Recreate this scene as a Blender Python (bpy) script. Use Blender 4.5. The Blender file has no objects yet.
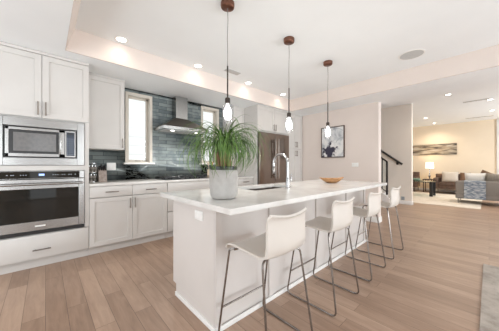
import bpy, bmesh, math, random
from mathutils import Vector, Matrix

S = bpy.context.scene
COL = S.collection
PI = math.pi
R = random.Random(7)

# ------------------------------------------------------------------ camera
cam_d = bpy.data.cameras.new('camera')
cam = bpy.data.objects.new('camera', cam_d)
COL.objects.link(cam)
cam.location = (0, 0, 1.15)
cam.rotation_euler = (PI / 2, 0, -math.radians(42.7))
cam_d.sensor_width = 36
cam_d.lens = 221 / 499 * 36
cam_d.clip_start = 0.05
S.camera = cam

# ------------------------------------------------------------------ world, daylight, exposure
w = bpy.data.worlds.new('world')
S.world = w
w.use_nodes = True
w.node_tree.nodes['Background'].inputs['Color'].default_value = (0.93, 0.97, 1.0, 1)
w.node_tree.nodes['Background'].inputs['Strength'].default_value = 2.3

VS = S.view_settings
VS.view_transform = 'Standard'
VS.look = 'None'
VS.gamma = 1
VS.use_curve_mapping = False
VS.exposure = -0.28
S.cycles.max_bounces = 10
S.cycles.diffuse_bounces = 6
S.cycles.sample_clamp_indirect = 6
S.cycles.caustics_reflective = False
S.cycles.caustics_refractive = False


def area_light(name, loc, rot, sx, sy, power, col):
    l = bpy.data.lights.new(name, 'AREA')
    l.shape = 'RECTANGLE'
    l.size, l.size_y, l.energy, l.color = sx, sy, power, col
    o = bpy.data.objects.new(name, l)
    COL.objects.link(o)
    o.location, o.rotation_euler = loc, rot
    return o


DAY = (0.885, 0.95, 1.0)
FRONT_WINDOWS = [(-2.3, -1.15), (1.15, 2.75), (3.6, 5.6)]
for (xa, xb) in FRONT_WINDOWS[:3]:      # daylight through the windows behind the camera
    area_light('window_daylight', ((xa + xb) / 2, -3.42, 1.35), (PI / 2 + 0.12, 0, 0), xb - xa, 2.1, 54 * (xb - xa), DAY)
area_light('window_daylight', (-2.42, 1.7, 1.25), (PI / 2 + 0.05, 0, -PI / 2), 3.0, 2.1, 56, DAY)  # added daylight from an unseen side opening, placed to brighten the aisle
area_light('window_daylight', (10.2, -3.42, 1.5), (PI / 2 + 0.3, 0, 0), 0.9, 2.1, 190, DAY)


# ------------------------------------------------------------------ materials
def mat(name, col, rough=0.5, metal=0.0, **k):
    m = bpy.data.materials.new(name)
    m.use_nodes = True
    b = m.node_tree.nodes['Principled BSDF']
    b.inputs['Base Color'].default_value = (*col, 1)
    b.inputs['Roughness'].default_value = rough
    b.inputs['Metallic'].default_value = metal
    for key, v in k.items():
        b.inputs[key].default_value = v
    return m


class NT:
    def __init__(s, m):
        s.t = m.node_tree
        s.b = s.t.nodes.get('Principled BSDF')

    def n(s, typ, props=None, **inp):
        nd = s.t.nodes.new(typ)
        for k, v in (props or {}).items():
            setattr(nd, k, v)
        for k, v in inp.items():
            k = k.replace('_', ' ')
            if isinstance(v, bpy.types.NodeSocket):
                s.t.links.new(v, nd.inputs[k])
            else:
                nd.inputs[k].default_value = v
        return nd

    def link(s, a, b):
        s.t.links.new(a, b)


def ramp(nt, fac, stops, interp='LINEAR'):
    r = nt.n('ShaderNodeValToRGB')
    nt.link(fac, r.inputs['Fac'])
    cr = r.color_ramp
    cr.interpolation = interp
    while len(cr.elements) < len(stops):
        cr.elements.new(0.5)
    for e, (p, c) in zip(cr.elements, stops):
        e.position = p
        e.color = (*c, 1)
    return r.outputs['Color']


def noise_mat(name, c1, c2, scale=8, rough=0.5, stretch=(1, 1, 1), detail=4, bump=0.0, lo=0.35, hi=0.65, metal=0.0, **k):
    m = mat(name, c1, rough, metal, **k)
    nt = NT(m)
    tc = nt.n('ShaderNodeTexCoord')
    mp = nt.n('ShaderNodeMapping', Vector=tc.outputs['Object'], Scale=stretch)
    nz = nt.n('ShaderNodeTexNoise', Vector=mp.outputs[0], Scale=scale, Detail=detail)
    nt.link(ramp(nt, nz.outputs['Fac'], [(lo, c1), (hi, c2)]), nt.b.inputs['Base Color'])
    if bump:
        bp = nt.n('ShaderNodeBump', Strength=bump, Distance=0.01, Height=nz.outputs['Fac'])
        nt.link(bp.outputs[0], nt.b.inputs['Normal'])
    return m


def emit_mat(name, col, strength):
    m = mat(name, col, 0.5)
    b = m.node_tree.nodes['Principled BSDF']
    b.inputs['Emission Color'].default_value = (*col, 1)
    b.inputs['Emission Strength'].default_value = strength
    return m


def thin_glass(name, tint=(1, 1, 1), gloss=0.08, rough=0.02):
    m = bpy.data.materials.new(name)
    m.use_nodes = True
    nt = NT(m)
    nt.t.nodes.remove(nt.b)
    tr = nt.n('ShaderNodeBsdfTransparent', Color=(*tint, 1))
    gl = nt.n('ShaderNodeBsdfGlossy', Roughness=rough)
    fr = nt.n('ShaderNodeLayerWeight', Blend=0.12)
    mx = nt.n('ShaderNodeMixShader')
    ad = nt.n('ShaderNodeMath', {'operation': 'ADD'})
    nt.link(fr.outputs['Facing'], ad.inputs[0])
    ad.inputs[1].default_value = gloss
    nt.link(ad.outputs[0], mx.inputs[0])
    nt.link(tr.outputs[0], mx.inputs[1])
    nt.link(gl.outputs[0], mx.inputs[2])
    nt.link(mx.outputs[0], nt.t.nodes['Material Output'].inputs['Surface'])
    return m


def brick_coords(nt, a, b, rot=0):
    tc = nt.n('ShaderNodeTexCoord')
    sp = nt.n('ShaderNodeSeparateXYZ', Vector=tc.outputs['Object'])
    cb = nt.n('ShaderNodeCombineXYZ', X=sp.outputs[a], Y=sp.outputs[b])
    return cb.outputs[0]


M = {}
M['wall'] = noise_mat('wall_paint', (0.735, 0.655, 0.605), (0.75, 0.67, 0.62), 3, 0.7)
M['stair_wall'] = noise_mat('stair_wall_paint', (0.76, 0.70, 0.63), (0.775, 0.715, 0.645), 3, 0.7)
M['far_wall'] = noise_mat('far_wall_paint', (0.80, 0.68, 0.52), (0.82, 0.70, 0.54), 3, 0.75)
M['ceiling'] = noise_mat('ceiling_paint', (0.875, 0.905, 0.92), (0.89, 0.92, 0.935), 3, 0.85)
M['trim'] = noise_mat('trim_paint', (0.82, 0.81, 0.79), (0.84, 0.83, 0.81), 5, 0.4)
M['cab'] = noise_mat('cabinet_paint', (0.60, 0.58, 0.555), (0.62, 0.60, 0.575), 4, 0.38)
M['island'] = noise_mat('island_paint', (0.64, 0.60, 0.57), (0.66, 0.62, 0.59), 4, 0.4)
M['shadow'] = noise_mat('cabinet_inside', (0.55, 0.53, 0.50), (0.58, 0.56, 0.53), 4, 0.7)  # even warm grey, used on the vent slats
M['nickel'] = noise_mat('brushed_nickel', (0.21, 0.18, 0.155), (0.28, 0.245, 0.215), 60, 0.3, metal=1.0)
M['chrome'] = noise_mat('chrome', (0.42, 0.42, 0.42), (0.5, 0.5, 0.5), 30, 0.13, metal=1.0)
M['chair_metal'] = noise_mat('satin_steel', (0.24, 0.22, 0.205), (0.32, 0.295, 0.275), 40, 0.25, metal=1.0)
M['steel'] = noise_mat('brushed_steel', (0.33, 0.325, 0.315), (0.42, 0.415, 0.405), 40, 0.25, (1, 1, 30), metal=1.0)
M['steel_vert'] = noise_mat('fridge_steel', (0.27, 0.225, 0.195), (0.33, 0.28, 0.245), 40, 0.2, (30, 30, 1), metal=1.0)  # brown of the floor mirrored in the doors is put into the colour
M['hood_steel'] = noise_mat('hood_steel', (0.27, 0.23, 0.20), (0.34, 0.295, 0.26), 40, 0.3, (1, 1, 30), metal=1.0)  # canopy's dark reflection is put into the colour; the sink shares it
M['black'] = noise_mat('black_enamel', (0.012, 0.012, 0.013), (0.02, 0.02, 0.021), 20, 0.3)
M['black_metal'] = noise_mat('black_metal', (0.015, 0.014, 0.014), (0.022, 0.02, 0.02), 20, 0.45)
M['oven_glass'] = noise_mat('oven_glass', (0.012, 0.012, 0.011), (0.02, 0.018, 0.015), 3, 0.04, **{'Specular IOR Level': 0.33})
M['mw_glass'] = noise_mat('microwave_glass', (0.17, 0.17, 0.17), (0.20, 0.20, 0.20), 30, 0.1)
M['copper'] = noise_mat('dark_copper', (0.16, 0.075, 0.05), (0.24, 0.12, 0.085), 12, 0.3, metal=0.9)
M['socket'] = noise_mat('bronze_socket', (0.05, 0.04, 0.035), (0.08, 0.065, 0.055), 12, 0.4, metal=0.7)
M['cord'] = noise_mat('cord', (0.18, 0.165, 0.16), (0.24, 0.22, 0.21), 40, 0.5)
M['shade_glass'] = thin_glass('pendant_glass', (0.97, 0.98, 1.0), 0.05)
M['bulb'] = emit_mat('bulb_glow', (1.0, 0.98, 0.95), 2.6)
M['pane'] = thin_glass('window_glass', (0.97, 0.99, 0.99), 0.02)
M['window_frame'] = noise_mat('window_frame_paint', (0.62, 0.57, 0.50), (0.65, 0.60, 0.53), 6, 0.45)
M['seat'] = noise_mat('white_seat', (0.63, 0.585, 0.535), (0.65, 0.605, 0.555), 6, 0.32)
M['plastic'] = noise_mat('white_plastic', (0.84, 0.84, 0.82), (0.86, 0.86, 0.84), 6, 0.35)
M['grille'] = noise_mat('grille_grey', (0.52, 0.53, 0.53), (0.58, 0.59, 0.59), 90, 0.7)
M['lamp_disc'] = emit_mat('downlight_glow', (1.0, 0.95, 0.88), 9)
M['pot'] = noise_mat('grey_concrete', (0.37, 0.355, 0.335), (0.42, 0.405, 0.385), 22, 0.75, bump=0.25)
M['soil'] = noise_mat('dark_soil', (0.012, 0.012, 0.01), (0.04, 0.035, 0.03), 60, 0.9, bump=0.6)
M['leaf'] = noise_mat('green_leaf', (0.028, 0.085, 0.014), (0.17, 0.30, 0.06), 26, 0.42, (1, 1, 1), lo=0.32, hi=0.7)
M['trunk'] = noise_mat('brown_stem', (0.20, 0.11, 0.06), (0.42, 0.27, 0.15), 30, 0.8, (1, 1, 0.2))
M['bowl'] = noise_mat('honey_wood', (0.33, 0.16, 0.06), (0.50, 0.28, 0.13), 20, 0.4, (1, 5, 5))
M['brown_leather'] = noise_mat('brown_leather', (0.075, 0.043, 0.03), (0.12, 0.07, 0.05), 14, 0.45)
M['grey_fabric'] = noise_mat('grey_fabric', (0.20, 0.185, 0.17), (0.26, 0.24, 0.22), 120, 0.9)
M['pale_fabric'] = noise_mat('pale_fabric', (0.52, 0.46, 0.40), (0.60, 0.54, 0.47), 80, 0.9)
M['white_fabric'] = noise_mat('white_fabric', (0.76, 0.74, 0.70), (0.82, 0.80, 0.76), 60, 0.9)
M['rust_fabric'] = noise_mat('brown_fabric', (0.13, 0.07, 0.04), (0.19, 0.11, 0.065), 60, 0.9)
M['olive_fabric'] = noise_mat('taupe_fabric', (0.19, 0.165, 0.14), (0.28, 0.25, 0.21), 60, 0.9)
M['throw'] = noise_mat('blue_throw', (0.13, 0.17, 0.23), (0.50, 0.53, 0.56), 9, 0.95, (1, 1.2, 7), 2, 0.1, 0.42, 0.62)
M['table_glass'] = thin_glass('table_glass', (0.75, 0.86, 0.82), 0.12)
M['green_glass'] = noise_mat('green_ceramic', (0.28, 0.42, 0.33), (0.36, 0.50, 0.40), 12, 0.3)
M['lamp_shade'] = emit_mat('lamp_shade_glow', (1.0, 0.90, 0.74), 1.6)
M['taupe'] = noise_mat('taupe_block', (0.30, 0.24, 0.21), (0.44, 0.37, 0.33), 40, 0.7)
M['tan'] = noise_mat('tan_ceramic', (0.55, 0.44, 0.33), (0.64, 0.53, 0.41), 18, 0.6)
M['spice'] = noise_mat('spice_fill', (0.10, 0.085, 0.07), (0.55, 0.52, 0.48), 34, 0.6)
M['dark_wood'] = noise_mat('dark_wood', (0.05, 0.03, 0.02), (0.09, 0.055, 0.038), 12, 0.4, (1, 6, 6))
M['step'] = noise_mat('grey_step', (0.40, 0.37, 0.34), (0.46, 0.43, 0.40), 12, 0.5)
M['display'] = emit_mat('oven_display', (0.35, 0.5, 0.95), 1.2)
M['key'] = noise_mat('keypad_buttons', (0.50, 0.58, 0.68), (0.60, 0.66, 0.74), 12, 0.4)
M['keypad'] = noise_mat('keypad', (0.022, 0.034, 0.058), (0.035, 0.05, 0.08), 12, 0.4)
M['blue_grey'] = noise_mat('grey_plate', (0.26, 0.30, 0.33), (0.30, 0.34, 0.37), 8, 0.4)


def floor_material():
    m = mat('oak_planks', (0.3, 0.2, 0.15), 0.36)
    nt = NT(m)
    v = brick_coords(nt, 'Y', 'X')
    br = nt.n('ShaderNodeTexBrick', {'offset': 0.37, 'offset_frequency': 2}, Vector=v, Scale=1.0)
    br.inputs['Color1'].default_value = (0.30, 0.30, 0.30, 1)
    br.inputs['Color2'].default_value = (0.95, 0.95, 0.95, 1)
    br.inputs['Mortar'].default_value = (0.0, 0.0, 0.0, 1)
    br.inputs['Mortar Size'].default_value = 0.0016
    br.inputs['Mortar Smooth'].default_value = 0.3
    br.inputs['Brick Width'].default_value = 1.15
    br.inputs['Row Height'].default_value = 0.128
    tc = nt.n('ShaderNodeTexCoord')
    # each plank shifts the grain, so that no two planks look alike
    off = nt.n('ShaderNodeVectorMath', {'operation': 'MULTIPLY_ADD'})
    nt.link(br.outputs['Color'], off.inputs[0])
    off.inputs[1].default_value = (9, 9, 9)
    nt.link(tc.outputs['Object'], off.inputs[2])
    mp = nt.n('ShaderNodeMapping', Vector=off.outputs[0], Scale=(9, 1.1, 1))
    nz = nt.n('ShaderNodeTexNoise', Vector=mp.outputs[0], Scale=2.6, Detail=8, Roughness=0.62, Distortion=0.6)
    nz2 = nt.n('ShaderNodeTexNoise', Vector=tc.outputs['Object'], Scale=1.3, Detail=2)
    a = nt.n('ShaderNodeMath', {'operation': 'MULTIPLY_ADD'})
    nt.link(nz.outputs['Fac'], a.inputs[0])
    a.inputs[1].default_value = 0.75
    sep = nt.n('ShaderNodeSeparateColor', Color=br.outputs['Color'])
    b2 = nt.n('ShaderNodeMath', {'operation': 'MULTIPLY'})
    nt.link(sep.outputs[0], b2.inputs[0])
    b2.inputs[1].default_value = 0.42
    nt.link(b2.outputs[0], a.inputs[2])
    col = ramp(nt, a.outputs[0], [(0.22, (0.19, 0.122, 0.085)), (0.55, (0.325, 0.215, 0.152)), (0.92, (0.48, 0.335, 0.245))])
    mx = nt.n('ShaderNodeMix', {'data_type': 'RGBA'})
    nt.link(br.outputs['Fac'], mx.inputs['Factor'])
    nt.link(col, mx.inputs['A'])
    mx.inputs['B'].default_value = (0.13, 0.085, 0.06, 1)
    nt.link(mx.outputs['Result'], nt.b.inputs['Base Color'])
    bp = nt.n('ShaderNodeBump', Strength=0.12, Distance=0.003, Height=a.outputs[0])
    nt.link(bp.outputs[0], nt.b.inputs['Normal'])
    rr = nt.n('ShaderNodeMapRange', Value=nz.outputs['Fac'])
    rr.inputs['To Min'].default_value = 0.30
    rr.inputs['To Max'].default_value = 0.46
    nt.link(rr.outputs[0], nt.b.inputs['Roughness'])
    return m


def tile_material():
    m = mat('glass_tile', (0.1, 0.15, 0.17), 0.2)
    nt = NT(m)
    v = brick_coords(nt, 'X', 'Z')
    br = nt.n('ShaderNodeTexBrick', {'offset': 0.43, 'offset_frequency': 2}, Vector=v, Scale=1.0)
    br.inputs['Color1'].default_value = (0.0, 0.0, 0.0, 1)
    br.inputs['Color2'].default_value = (1, 1, 1, 1)
    br.inputs['Mortar'].default_value = (0.5, 0.5, 0.5, 1)
    br.inputs['Mortar Size'].default_value = 0.0028
    br.inputs['Mortar Smooth'].default_value = 0.2
    br.inputs['Brick Width'].default_value = 0.33
    br.inputs['Row Height'].default_value = 0.062
    nz = nt.n('ShaderNodeTexNoise', Vector=v, Scale=7.0, Detail=4)
    a = nt.n('ShaderNodeMath', {'operation': 'MULTIPLY_ADD'})
    sep = nt.n('ShaderNodeSeparateColor', Color=br.outputs['Color'])
    nt.link(sep.outputs[0], a.inputs[0])
    a.inputs[1].default_value = 0.55
    nt.link(nz.outputs['Fac'], a.inputs[2])
    col = ramp(nt, a.outputs[0], [(0.35, (0.10, 0.122, 0.134)), (0.62, (0.145, 0.175, 0.182)), (0.95, (0.24, 0.275, 0.27))])
    mx = nt.n('ShaderNodeMix', {'data_type': 'RGBA'})
    nt.link(br.outputs['Fac'], mx.inputs['Factor'])
    nt.link(col, mx.inputs['A'])
    mx.inputs['B'].default_value = (0.05, 0.06, 0.066, 1)
    nt.link(mx.outputs['Result'], nt.b.inputs['Base Color'])
    inv = nt.n('ShaderNodeMath', {'operation': 'SUBTRACT'})
    inv.inputs[0].default_value = 1.0
    nt.link(br.outputs['Fac'], inv.inputs[1])
    nz2 = nt.n('ShaderNodeTexNoise', Vector=v, Scale=16.0, Detail=2)
    ad = nt.n('ShaderNodeMath', {'operation': 'MULTIPLY_ADD'})
    nt.link(nz2.outputs['Fac'], ad.inputs[0])
    ad.inputs[1].default_value = 0.8
    nt.link(inv.outputs[0], ad.inputs[2])
    bp = nt.n('ShaderNodeBump', Strength=0.6, Distance=0.005, Height=ad.outputs[0])
    nt.link(bp.outputs[0], nt.b.inputs['Normal'])
    return m


def quartz_material():
    return noise_mat('white_quartz', (0.64, 0.615, 0.585), (0.74, 0.725, 0.70), 5, 0.16, detail=8, lo=0.3, hi=0.6)


def rug_material(name, c1, c2, c3):
    m = mat(name, c1, 0.95)
    nt = NT(m)
    tc = nt.n('ShaderNodeTexCoord')
    nz = nt.n('ShaderNodeTexNoise', Vector=tc.outputs['Object'], Scale=5.0, Detail=9, Roughness=0.7)
    nt.link(ramp(nt, nz.outputs['Fac'], [(0.36, c1), (0.5, c2), (0.66, c3)]), nt.b.inputs['Base Color'])
    n2 = nt.n('ShaderNodeTexNoise', Vector=tc.outputs['Object'], Scale=160.0)
    bp = nt.n('ShaderNodeBump', Strength=0.5, Distance=0.006, Height=n2.outputs['Fac'])
    nt.link(bp.outputs[0], nt.b.inputs['Normal'])
    return m


def abstract_art_material():        # pale grey abstract with arcs and a dark violet patch low on its left
    m = mat('abstract_art', (0.6, 0.6, 0.6), 0.5)
    nt = NT(m)
    tc = nt.n('ShaderNodeTexCoord')
    nz = nt.n('ShaderNodeTexNoise', Vector=tc.outputs['Object'], Scale=3.6, Detail=5, Distortion=1.2)
    base = ramp(nt, nz.outputs['Fac'], [(0.30, (0.30, 0.32, 0.35)), (0.42, (0.58, 0.60, 0.62)), (0.55, (0.80, 0.80, 0.79))])
    # dark patch
    d = nt.n('ShaderNodeVectorMath', {'operation': 'DISTANCE'})
    mp = nt.n('ShaderNodeMapping', Vector=tc.outputs['Object'], Scale=(1, 1, 1.0))
    nz2 = nt.n('ShaderNodeTexNoise', Vector=tc.outputs['Object'], Scale=9.0, Detail=4)
    wob = nt.n('ShaderNodeVectorMath', {'operation': 'MULTIPLY_ADD'})
    nt.link(nz2.outputs['Color'], wob.inputs[0])
    wob.inputs[1].default_value = (0.5, 0.5, 0.5)
    nt.link(mp.outputs[0], wob.inputs[2])
    nt.link(wob.outputs[0], d.inputs[0])
    d.inputs[1].default_value = (0.22, 0.33, 0.02)
    fac = nt.n('ShaderNodeMapRange', Value=d.outputs['Value'])
    fac.inputs['From Min'].default_value = 0.14
    fac.inputs['From Max'].default_value = 0.19
    mx = nt.n('ShaderNodeMix', {'data_type': 'RGBA'})
    nt.link(fac.outputs[0], mx.inputs['Factor'])
    mx.inputs['A'].default_value = (0.035, 0.032, 0.06, 1)
    nt.link(base, mx.inputs['B'])
    nt.link(mx.outputs['Result'], nt.b.inputs['Base Color'])
    return m


def streak_art_material():
    m = mat('streak_art', (0.4, 0.3, 0.2), 0.6)
    nt = NT(m)
    tc = nt.n('ShaderNodeTexCoord')
    mp = nt.n('ShaderNodeMapping', Vector=tc.outputs['Object'], Scale=(1, 1.5, 9))
    nz = nt.n('ShaderNodeTexNoise', Vector=mp.outputs[0], Scale=1.5, Detail=6, Distortion=0.5)
    nt.link(ramp(nt, nz.outputs['Fac'], [(0.33, (0.045, 0.035, 0.028)), (0.43, (0.19, 0.15, 0.11)), (0.52, (0.36, 0.29, 0.20)), (0.66, (0.55, 0.50, 0.42))]), nt.b.inputs['Base Color'])
    return m


def siding_material():
    m = mat('white_siding', (0.84, 0.84, 0.83), 0.7)
    nt = NT(m)
    tc = nt.n('ShaderNodeTexCoord')
    wv = nt.n('ShaderNodeTexWave', {'wave_type': 'BANDS', 'bands_direction': 'Z', 'wave_profile': 'SAW'}, Vector=tc.outputs['Object'], Scale=1.3)
    nt.link(ramp(nt, wv.outputs['Fac'], [(0.0, (0.6, 0.6, 0.6)), (0.06, (0.84, 0.84, 0.83)), (1.0, (0.86, 0.86, 0.85))]), nt.b.inputs['Base Color'])
    return m


M['floor'] = floor_material()
M['tile'] = tile_material()
M['quartz'] = quartz_material()
M['rug'] = rug_material('grey_rug', (0.30, 0.26, 0.225), (0.43, 0.38, 0.33), (0.54, 0.48, 0.43))
M['cream_rug'] = rug_material('cream_rug', (0.60, 0.53, 0.44), (0.72, 0.65, 0.56), (0.78, 0.72, 0.64))
M['art'] = abstract_art_material()
M['streaks'] = streak_art_material()
M['siding'] = siding_material()


# ------------------------------------------------------------------ mesh builder
class MB:
    def __init__(s):
        s.bm = bmesh.new()

    def box(s, x0, x1, y0, y1, z0, z1, bev=0.0, seg=2, mtx=None):
        t = bmesh.new()
        bmesh.ops.create_cube(t, size=1)
        for v in t.verts:
            v.co = Vector(((x0 + x1) / 2 + v.co.x * (x1 - x0), (y0 + y1) / 2 + v.co.y * (y1 - y0), (z0 + z1) / 2 + v.co.z * (z1 - z0)))
        if bev:
            bmesh.ops.bevel(t, geom=t.edges[:], offset=bev, segments=seg, profile=0.5, affect='EDGES', clamp_overlap=True)
        if mtx:
            t.transform(mtx)
        s._merge(t)
        return s

    def _merge(s, t):
        me = bpy.data.meshes.new('tmp')
        t.to_mesh(me)
        t.free()
        s.bm.from_mesh(me)
        bpy.data.meshes.remove(me)

    def rings(s, rings, close_ends=True, cyclic=True):
        n = len(rings[0])
        vs = [[s.bm.verts.new(p) for p in r] for r in rings]
        for a, b in zip(vs, vs[1:]):
            for i in range(n if cyclic else n - 1):
                j = (i + 1) % n
                try:
                    s.bm.faces.new((a[i], a[j], b[j], b[i]))
                except ValueError:
                    pass
        if close_ends and cyclic:
            for r in (vs[0][::-1], vs[-1]):
                try:
                    s.bm.faces.new(r)
                except ValueError:
                    pass
        return s

    def tube(s, pts, r, seg=10):
        pts = [Vector(p) for p in pts]
        rr = r if isinstance(r, (list, tuple)) else [r] * len(pts)
        up = None
        out = []
        for i, p in enumerate(pts):
            d = (pts[min(i + 1, len(pts) - 1)] - pts[max(i - 1, 0)]).normalized()
            if up is None:
                up = Vector((0, 0, 1)) if abs(d.z) < 0.9 else Vector((1, 0, 0))
            x = d.cross(up).normalized()
            y = x.cross(d).normalized()
            up = y
            out.append([p + (x * math.cos(2 * PI * k / seg) + y * math.sin(2 * PI * k / seg)) * rr[i] for k in range(seg)])
        return s.rings(out)

    def lathe(s, prof, c=(0, 0, 0), seg=32, sx=1, sy=1, caps=True):
        c = Vector(c)
        out = []
        for (r, z) in prof:
            out.append([c + Vector((r * sx * math.cos(2 * PI * k / seg), r * sy * math.sin(2 * PI * k / seg), z)) for k in range(seg)])
        return s.rings(out, caps)

    def prism(s, poly, axis, a, b):
        def P(q, t):
            if axis == 'X':
                return (t, q[0], q[1])
            if axis == 'Y':
                return (q[0], t, q[1])
            return (q[0], q[1], t)
        return s.rings([[P(q, a) for q in poly], [P(q, b) for q in poly]])

    def quad(s, *p):
        s.bm.faces.new([s.bm.verts.new(q) for q in p])
        return s

    def build(s, name, m, parent=None, local=False, angle=32, shift=None):
        bm = s.bm
        bmesh.ops.recalc_face_normals(bm, faces=bm.faces)
        if parent and not local:
            root = parent
            off = Vector()
            while root:
                off += root.location
                root = root.parent
            bmesh.ops.translate(bm, verts=bm.verts, vec=-off)
        if shift:
            bmesh.ops.translate(bm, verts=bm.verts, vec=-Vector(shift))
        for f in bm.faces:
            f.smooth = True
        for e in bm.edges:
            if len(e.link_faces) == 2:
                e.smooth = e.calc_face_angle(0) < math.radians(angle)
        me = bpy.data.meshes.new(name)
        bm.to_mesh(me)
        bm.free()
        me.materials.append(m)
        o = bpy.data.objects.new(name, me)
        COL.objects.link(o)
        if parent:
            o.parent = parent
        if shift:
            o.location = shift
        return o


def tag(o, label=None, cat=None, group=None, kind=None):
    for k, v in (('label', label), ('category', cat), ('group', group), ('kind', kind)):
        if v:
            o[k] = v
    return o


def thing(name, label, cat, loc, rz=0, group=None):
    o = bpy.data.objects.new(name, None)
    o.empty_display_size = 0.1
    COL.objects.link(o)
    o.location = loc
    o.rotation_euler = (0, 0, rz)
    return tag(o, label, cat, group)


def struct(o):
    o['kind'] = 'structure'
    return o


def copy_tree(o, parent=None):
    c = o.copy()
    COL.objects.link(c)
    if parent:
        c.parent = parent
    for ch in list(o.children):
        copy_tree(ch, c)
    return c


def fillet(pts, r, n=5):
    """rounds the inner corners of a polyline"""
    pts = [Vector(p) for p in pts]
    out = [pts[0]]
    for a, b, c in zip(pts, pts[1:], pts[2:]):
        d1 = (a - b)
        d2 = (c - b)
        q = min(r, d1.length * 0.45, d2.length * 0.45)
        p1 = b + d1.normalized() * q
        p2 = b + d2.normalized() * q
        for k in range(n + 1):
            t = k / n
            out.append(p1 * (1 - t) ** 2 + b * 2 * t * (1 - t) + p2 * t * t)
    out.append(pts[-1])
    return out


def wall_mb(axis, c0, c1, u0, u1, z0, z1, holes=()):
    """a wall slab with rectangular openings; axis is the direction it runs in"""
    mb = MB()
    us = sorted({u0, u1, *[h[0] for h in holes], *[h[1] for h in holes]})
    zs = sorted({z0, z1, *[h[2] for h in holes], *[h[3] for h in holes]})
    for a, b in zip(us, us[1:]):
        for c, d in zip(zs, zs[1:]):
            um, zm = (a + b) / 2, (c + d) / 2
            if any(h[0] < um < h[1] and h[2] < zm < h[3] for h in holes):
                continue
            if axis == 'X':
                mb.box(a, b, c0, c1, c, d)
            else:
                mb.box(c0, c1, a, b, c, d)
    bmesh.ops.remove_doubles(mb.bm, verts=mb.bm.verts, dist=1e-5)
    return mb


# ------------------------------------------------------------------ the room
YK = 4.07          # kitchen wall
XP = 4.90          # wall with the picture
XS = 7.82          # wall beside the stairs
XF = 12.80         # far wall of the living room
ZS, ZT, ZL = 2.43, 2.70, 2.95
WIN = [(1.005, 1.345, 1.215, 2.325), (2.415, 2.77, 1.215, 2.345)]

struct(MB().box(-2.6, XF + 0.15, -3.6, YK + 0.15, -0.12, 0.0).build('floor', M['floor']))
struct(wall_mb('X', YK, YK + 0.16, -2.6, XF + 0.15, 0, 3.3, WIN).build('wall_back', M['wall']))
struct(wall_mb('X', YK - 0.012, YK, 0.40, 2.93, 0.914, ZS, [(a - 0.03, b + 0.03, c - 0.03, d + 0.03) for a, b, c, d in WIN]).build('wall_back_tiles', M['tile']))
struct(wall_mb('Y', XP, XP + 0.15, 1.50, YK, 0, ZL).build('wall_picture_side', M['wall']))
struct(wall_mb('Y', XS, XS + 0.14, 1.525, YK, 0, 3.3).build('wall_stair_side', M['stair_wall']))
struct(wall_mb('Y', XF, XF + 0.15, -3.6, YK, 0, 3.1).build('wall_far', M['far_wall']))
struct(wall_mb('X', -3.6, -3.45, -2.6, XF + 0.15, 0, 3.1,
               [(a, b, 0.25, 2.4) for a, b in FRONT_WINDOWS[:3]] + [(-0.38, 0.27, 0.03, 2.15), (9.75, 10.65, 0.4, 2.6)]).build('wall_front', M['wall']))
struct(wall_mb('Y', -2.6, -2.45, -3.6, YK, 0, 3.1, [(0.2, 3.2, 0.15, 2.35)]).build('wall_left', M['wall']))

# ceiling: dropped border at 2.43, raised tray at 2.70, living room at 2.95
c = MB()
TX0, TX1, TY1 = 0.16, 4.28, 3.20      # tray opening
XB = 5.22                             # far side of the beam
c.box(-2.6, TX0, -3.6, YK, ZS, ZS + 0.04)
c.box(TX0, XP + 0.02, TY1, YK, ZS, ZS + 0.04)
c.box(TX1, XB, -3.6, TY1, ZS, ZS + 0.04)
c.box(TX0 - 0.05, TX1 + 0.05, -3.6, TY1 + 0.05, ZT, ZT + 0.04)
c.box(XB - 0.02, XF + 0.15, -3.6, 2.40, ZL, ZL + 0.04)
c.box(XS, XF + 0.15, 2.40, YK, ZL, ZL + 0.04)
c.box(XP, XS, 2.40, YK, 3.26, 3.30)
struct(c.build('ceiling', M['ceiling']))
t = MB()                              # the upright faces of the tray and beam, painted like the walls
t.prism([(TX0 + 0.004, ZS), (TX0 + 0.085, ZT), (TX0 + 0.001, ZT), (TX0 + 0.001, ZS)], 'Y', -3.6, TY1 - 0.001)
t.box(TX0 + 0.001, TX1 - 0.001, TY1 - 0.02, TY1 - 0.001, ZS + 0.0, ZT - 0.001)
t.box(TX1 - 0.02, TX1 - 0.001, -3.6, TY1 - 0.02, ZS + 0.0, ZT - 0.001)
struct(t.build('trim_1', M['wall']))
struct(MB().box(XB - 0.02, XB, -3.6, TY1, ZS + 0.04, ZL).build('trim_2', M['wall']))
struct(MB().box(XP + 0.15, XS, 2.40, 2.42, ZL, 3.3).build('trim_3', M['stair_wall']))
# baseboards
struct(MB().box(XS - 0.014, XS, 1.525, 1.85, 0, 0.11, 0.004).box(XS - 0.014, XS + 0.154, 1.511, 1.525, 0, 0.11, 0.004).build('baseboard_stair', M['trim']))
struct(MB().box(XP - 0.014, XP, 1.50, 3.28, 0, 0.11, 0.004).box(XP - 0.014, XP + 0.164, 1.486, 1.50, 0, 0.11, 0.004).build('baseboard_picture', M['trim']))
struct(MB().box(XF - 0.014, XF, -0.2, YK, 0, 0.11, 0.004).build('baseboard_far', M['trim']))
struct(MB().box(XF - 0.05, XF, -0.75, -0.20, 0, 2.93, 0.006).build('trim_4', M['trim']))
struct(MB().box(-1, 5, 6.6, 6.8, -0.5, 6).build('wall_outside', M['siding']))

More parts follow.
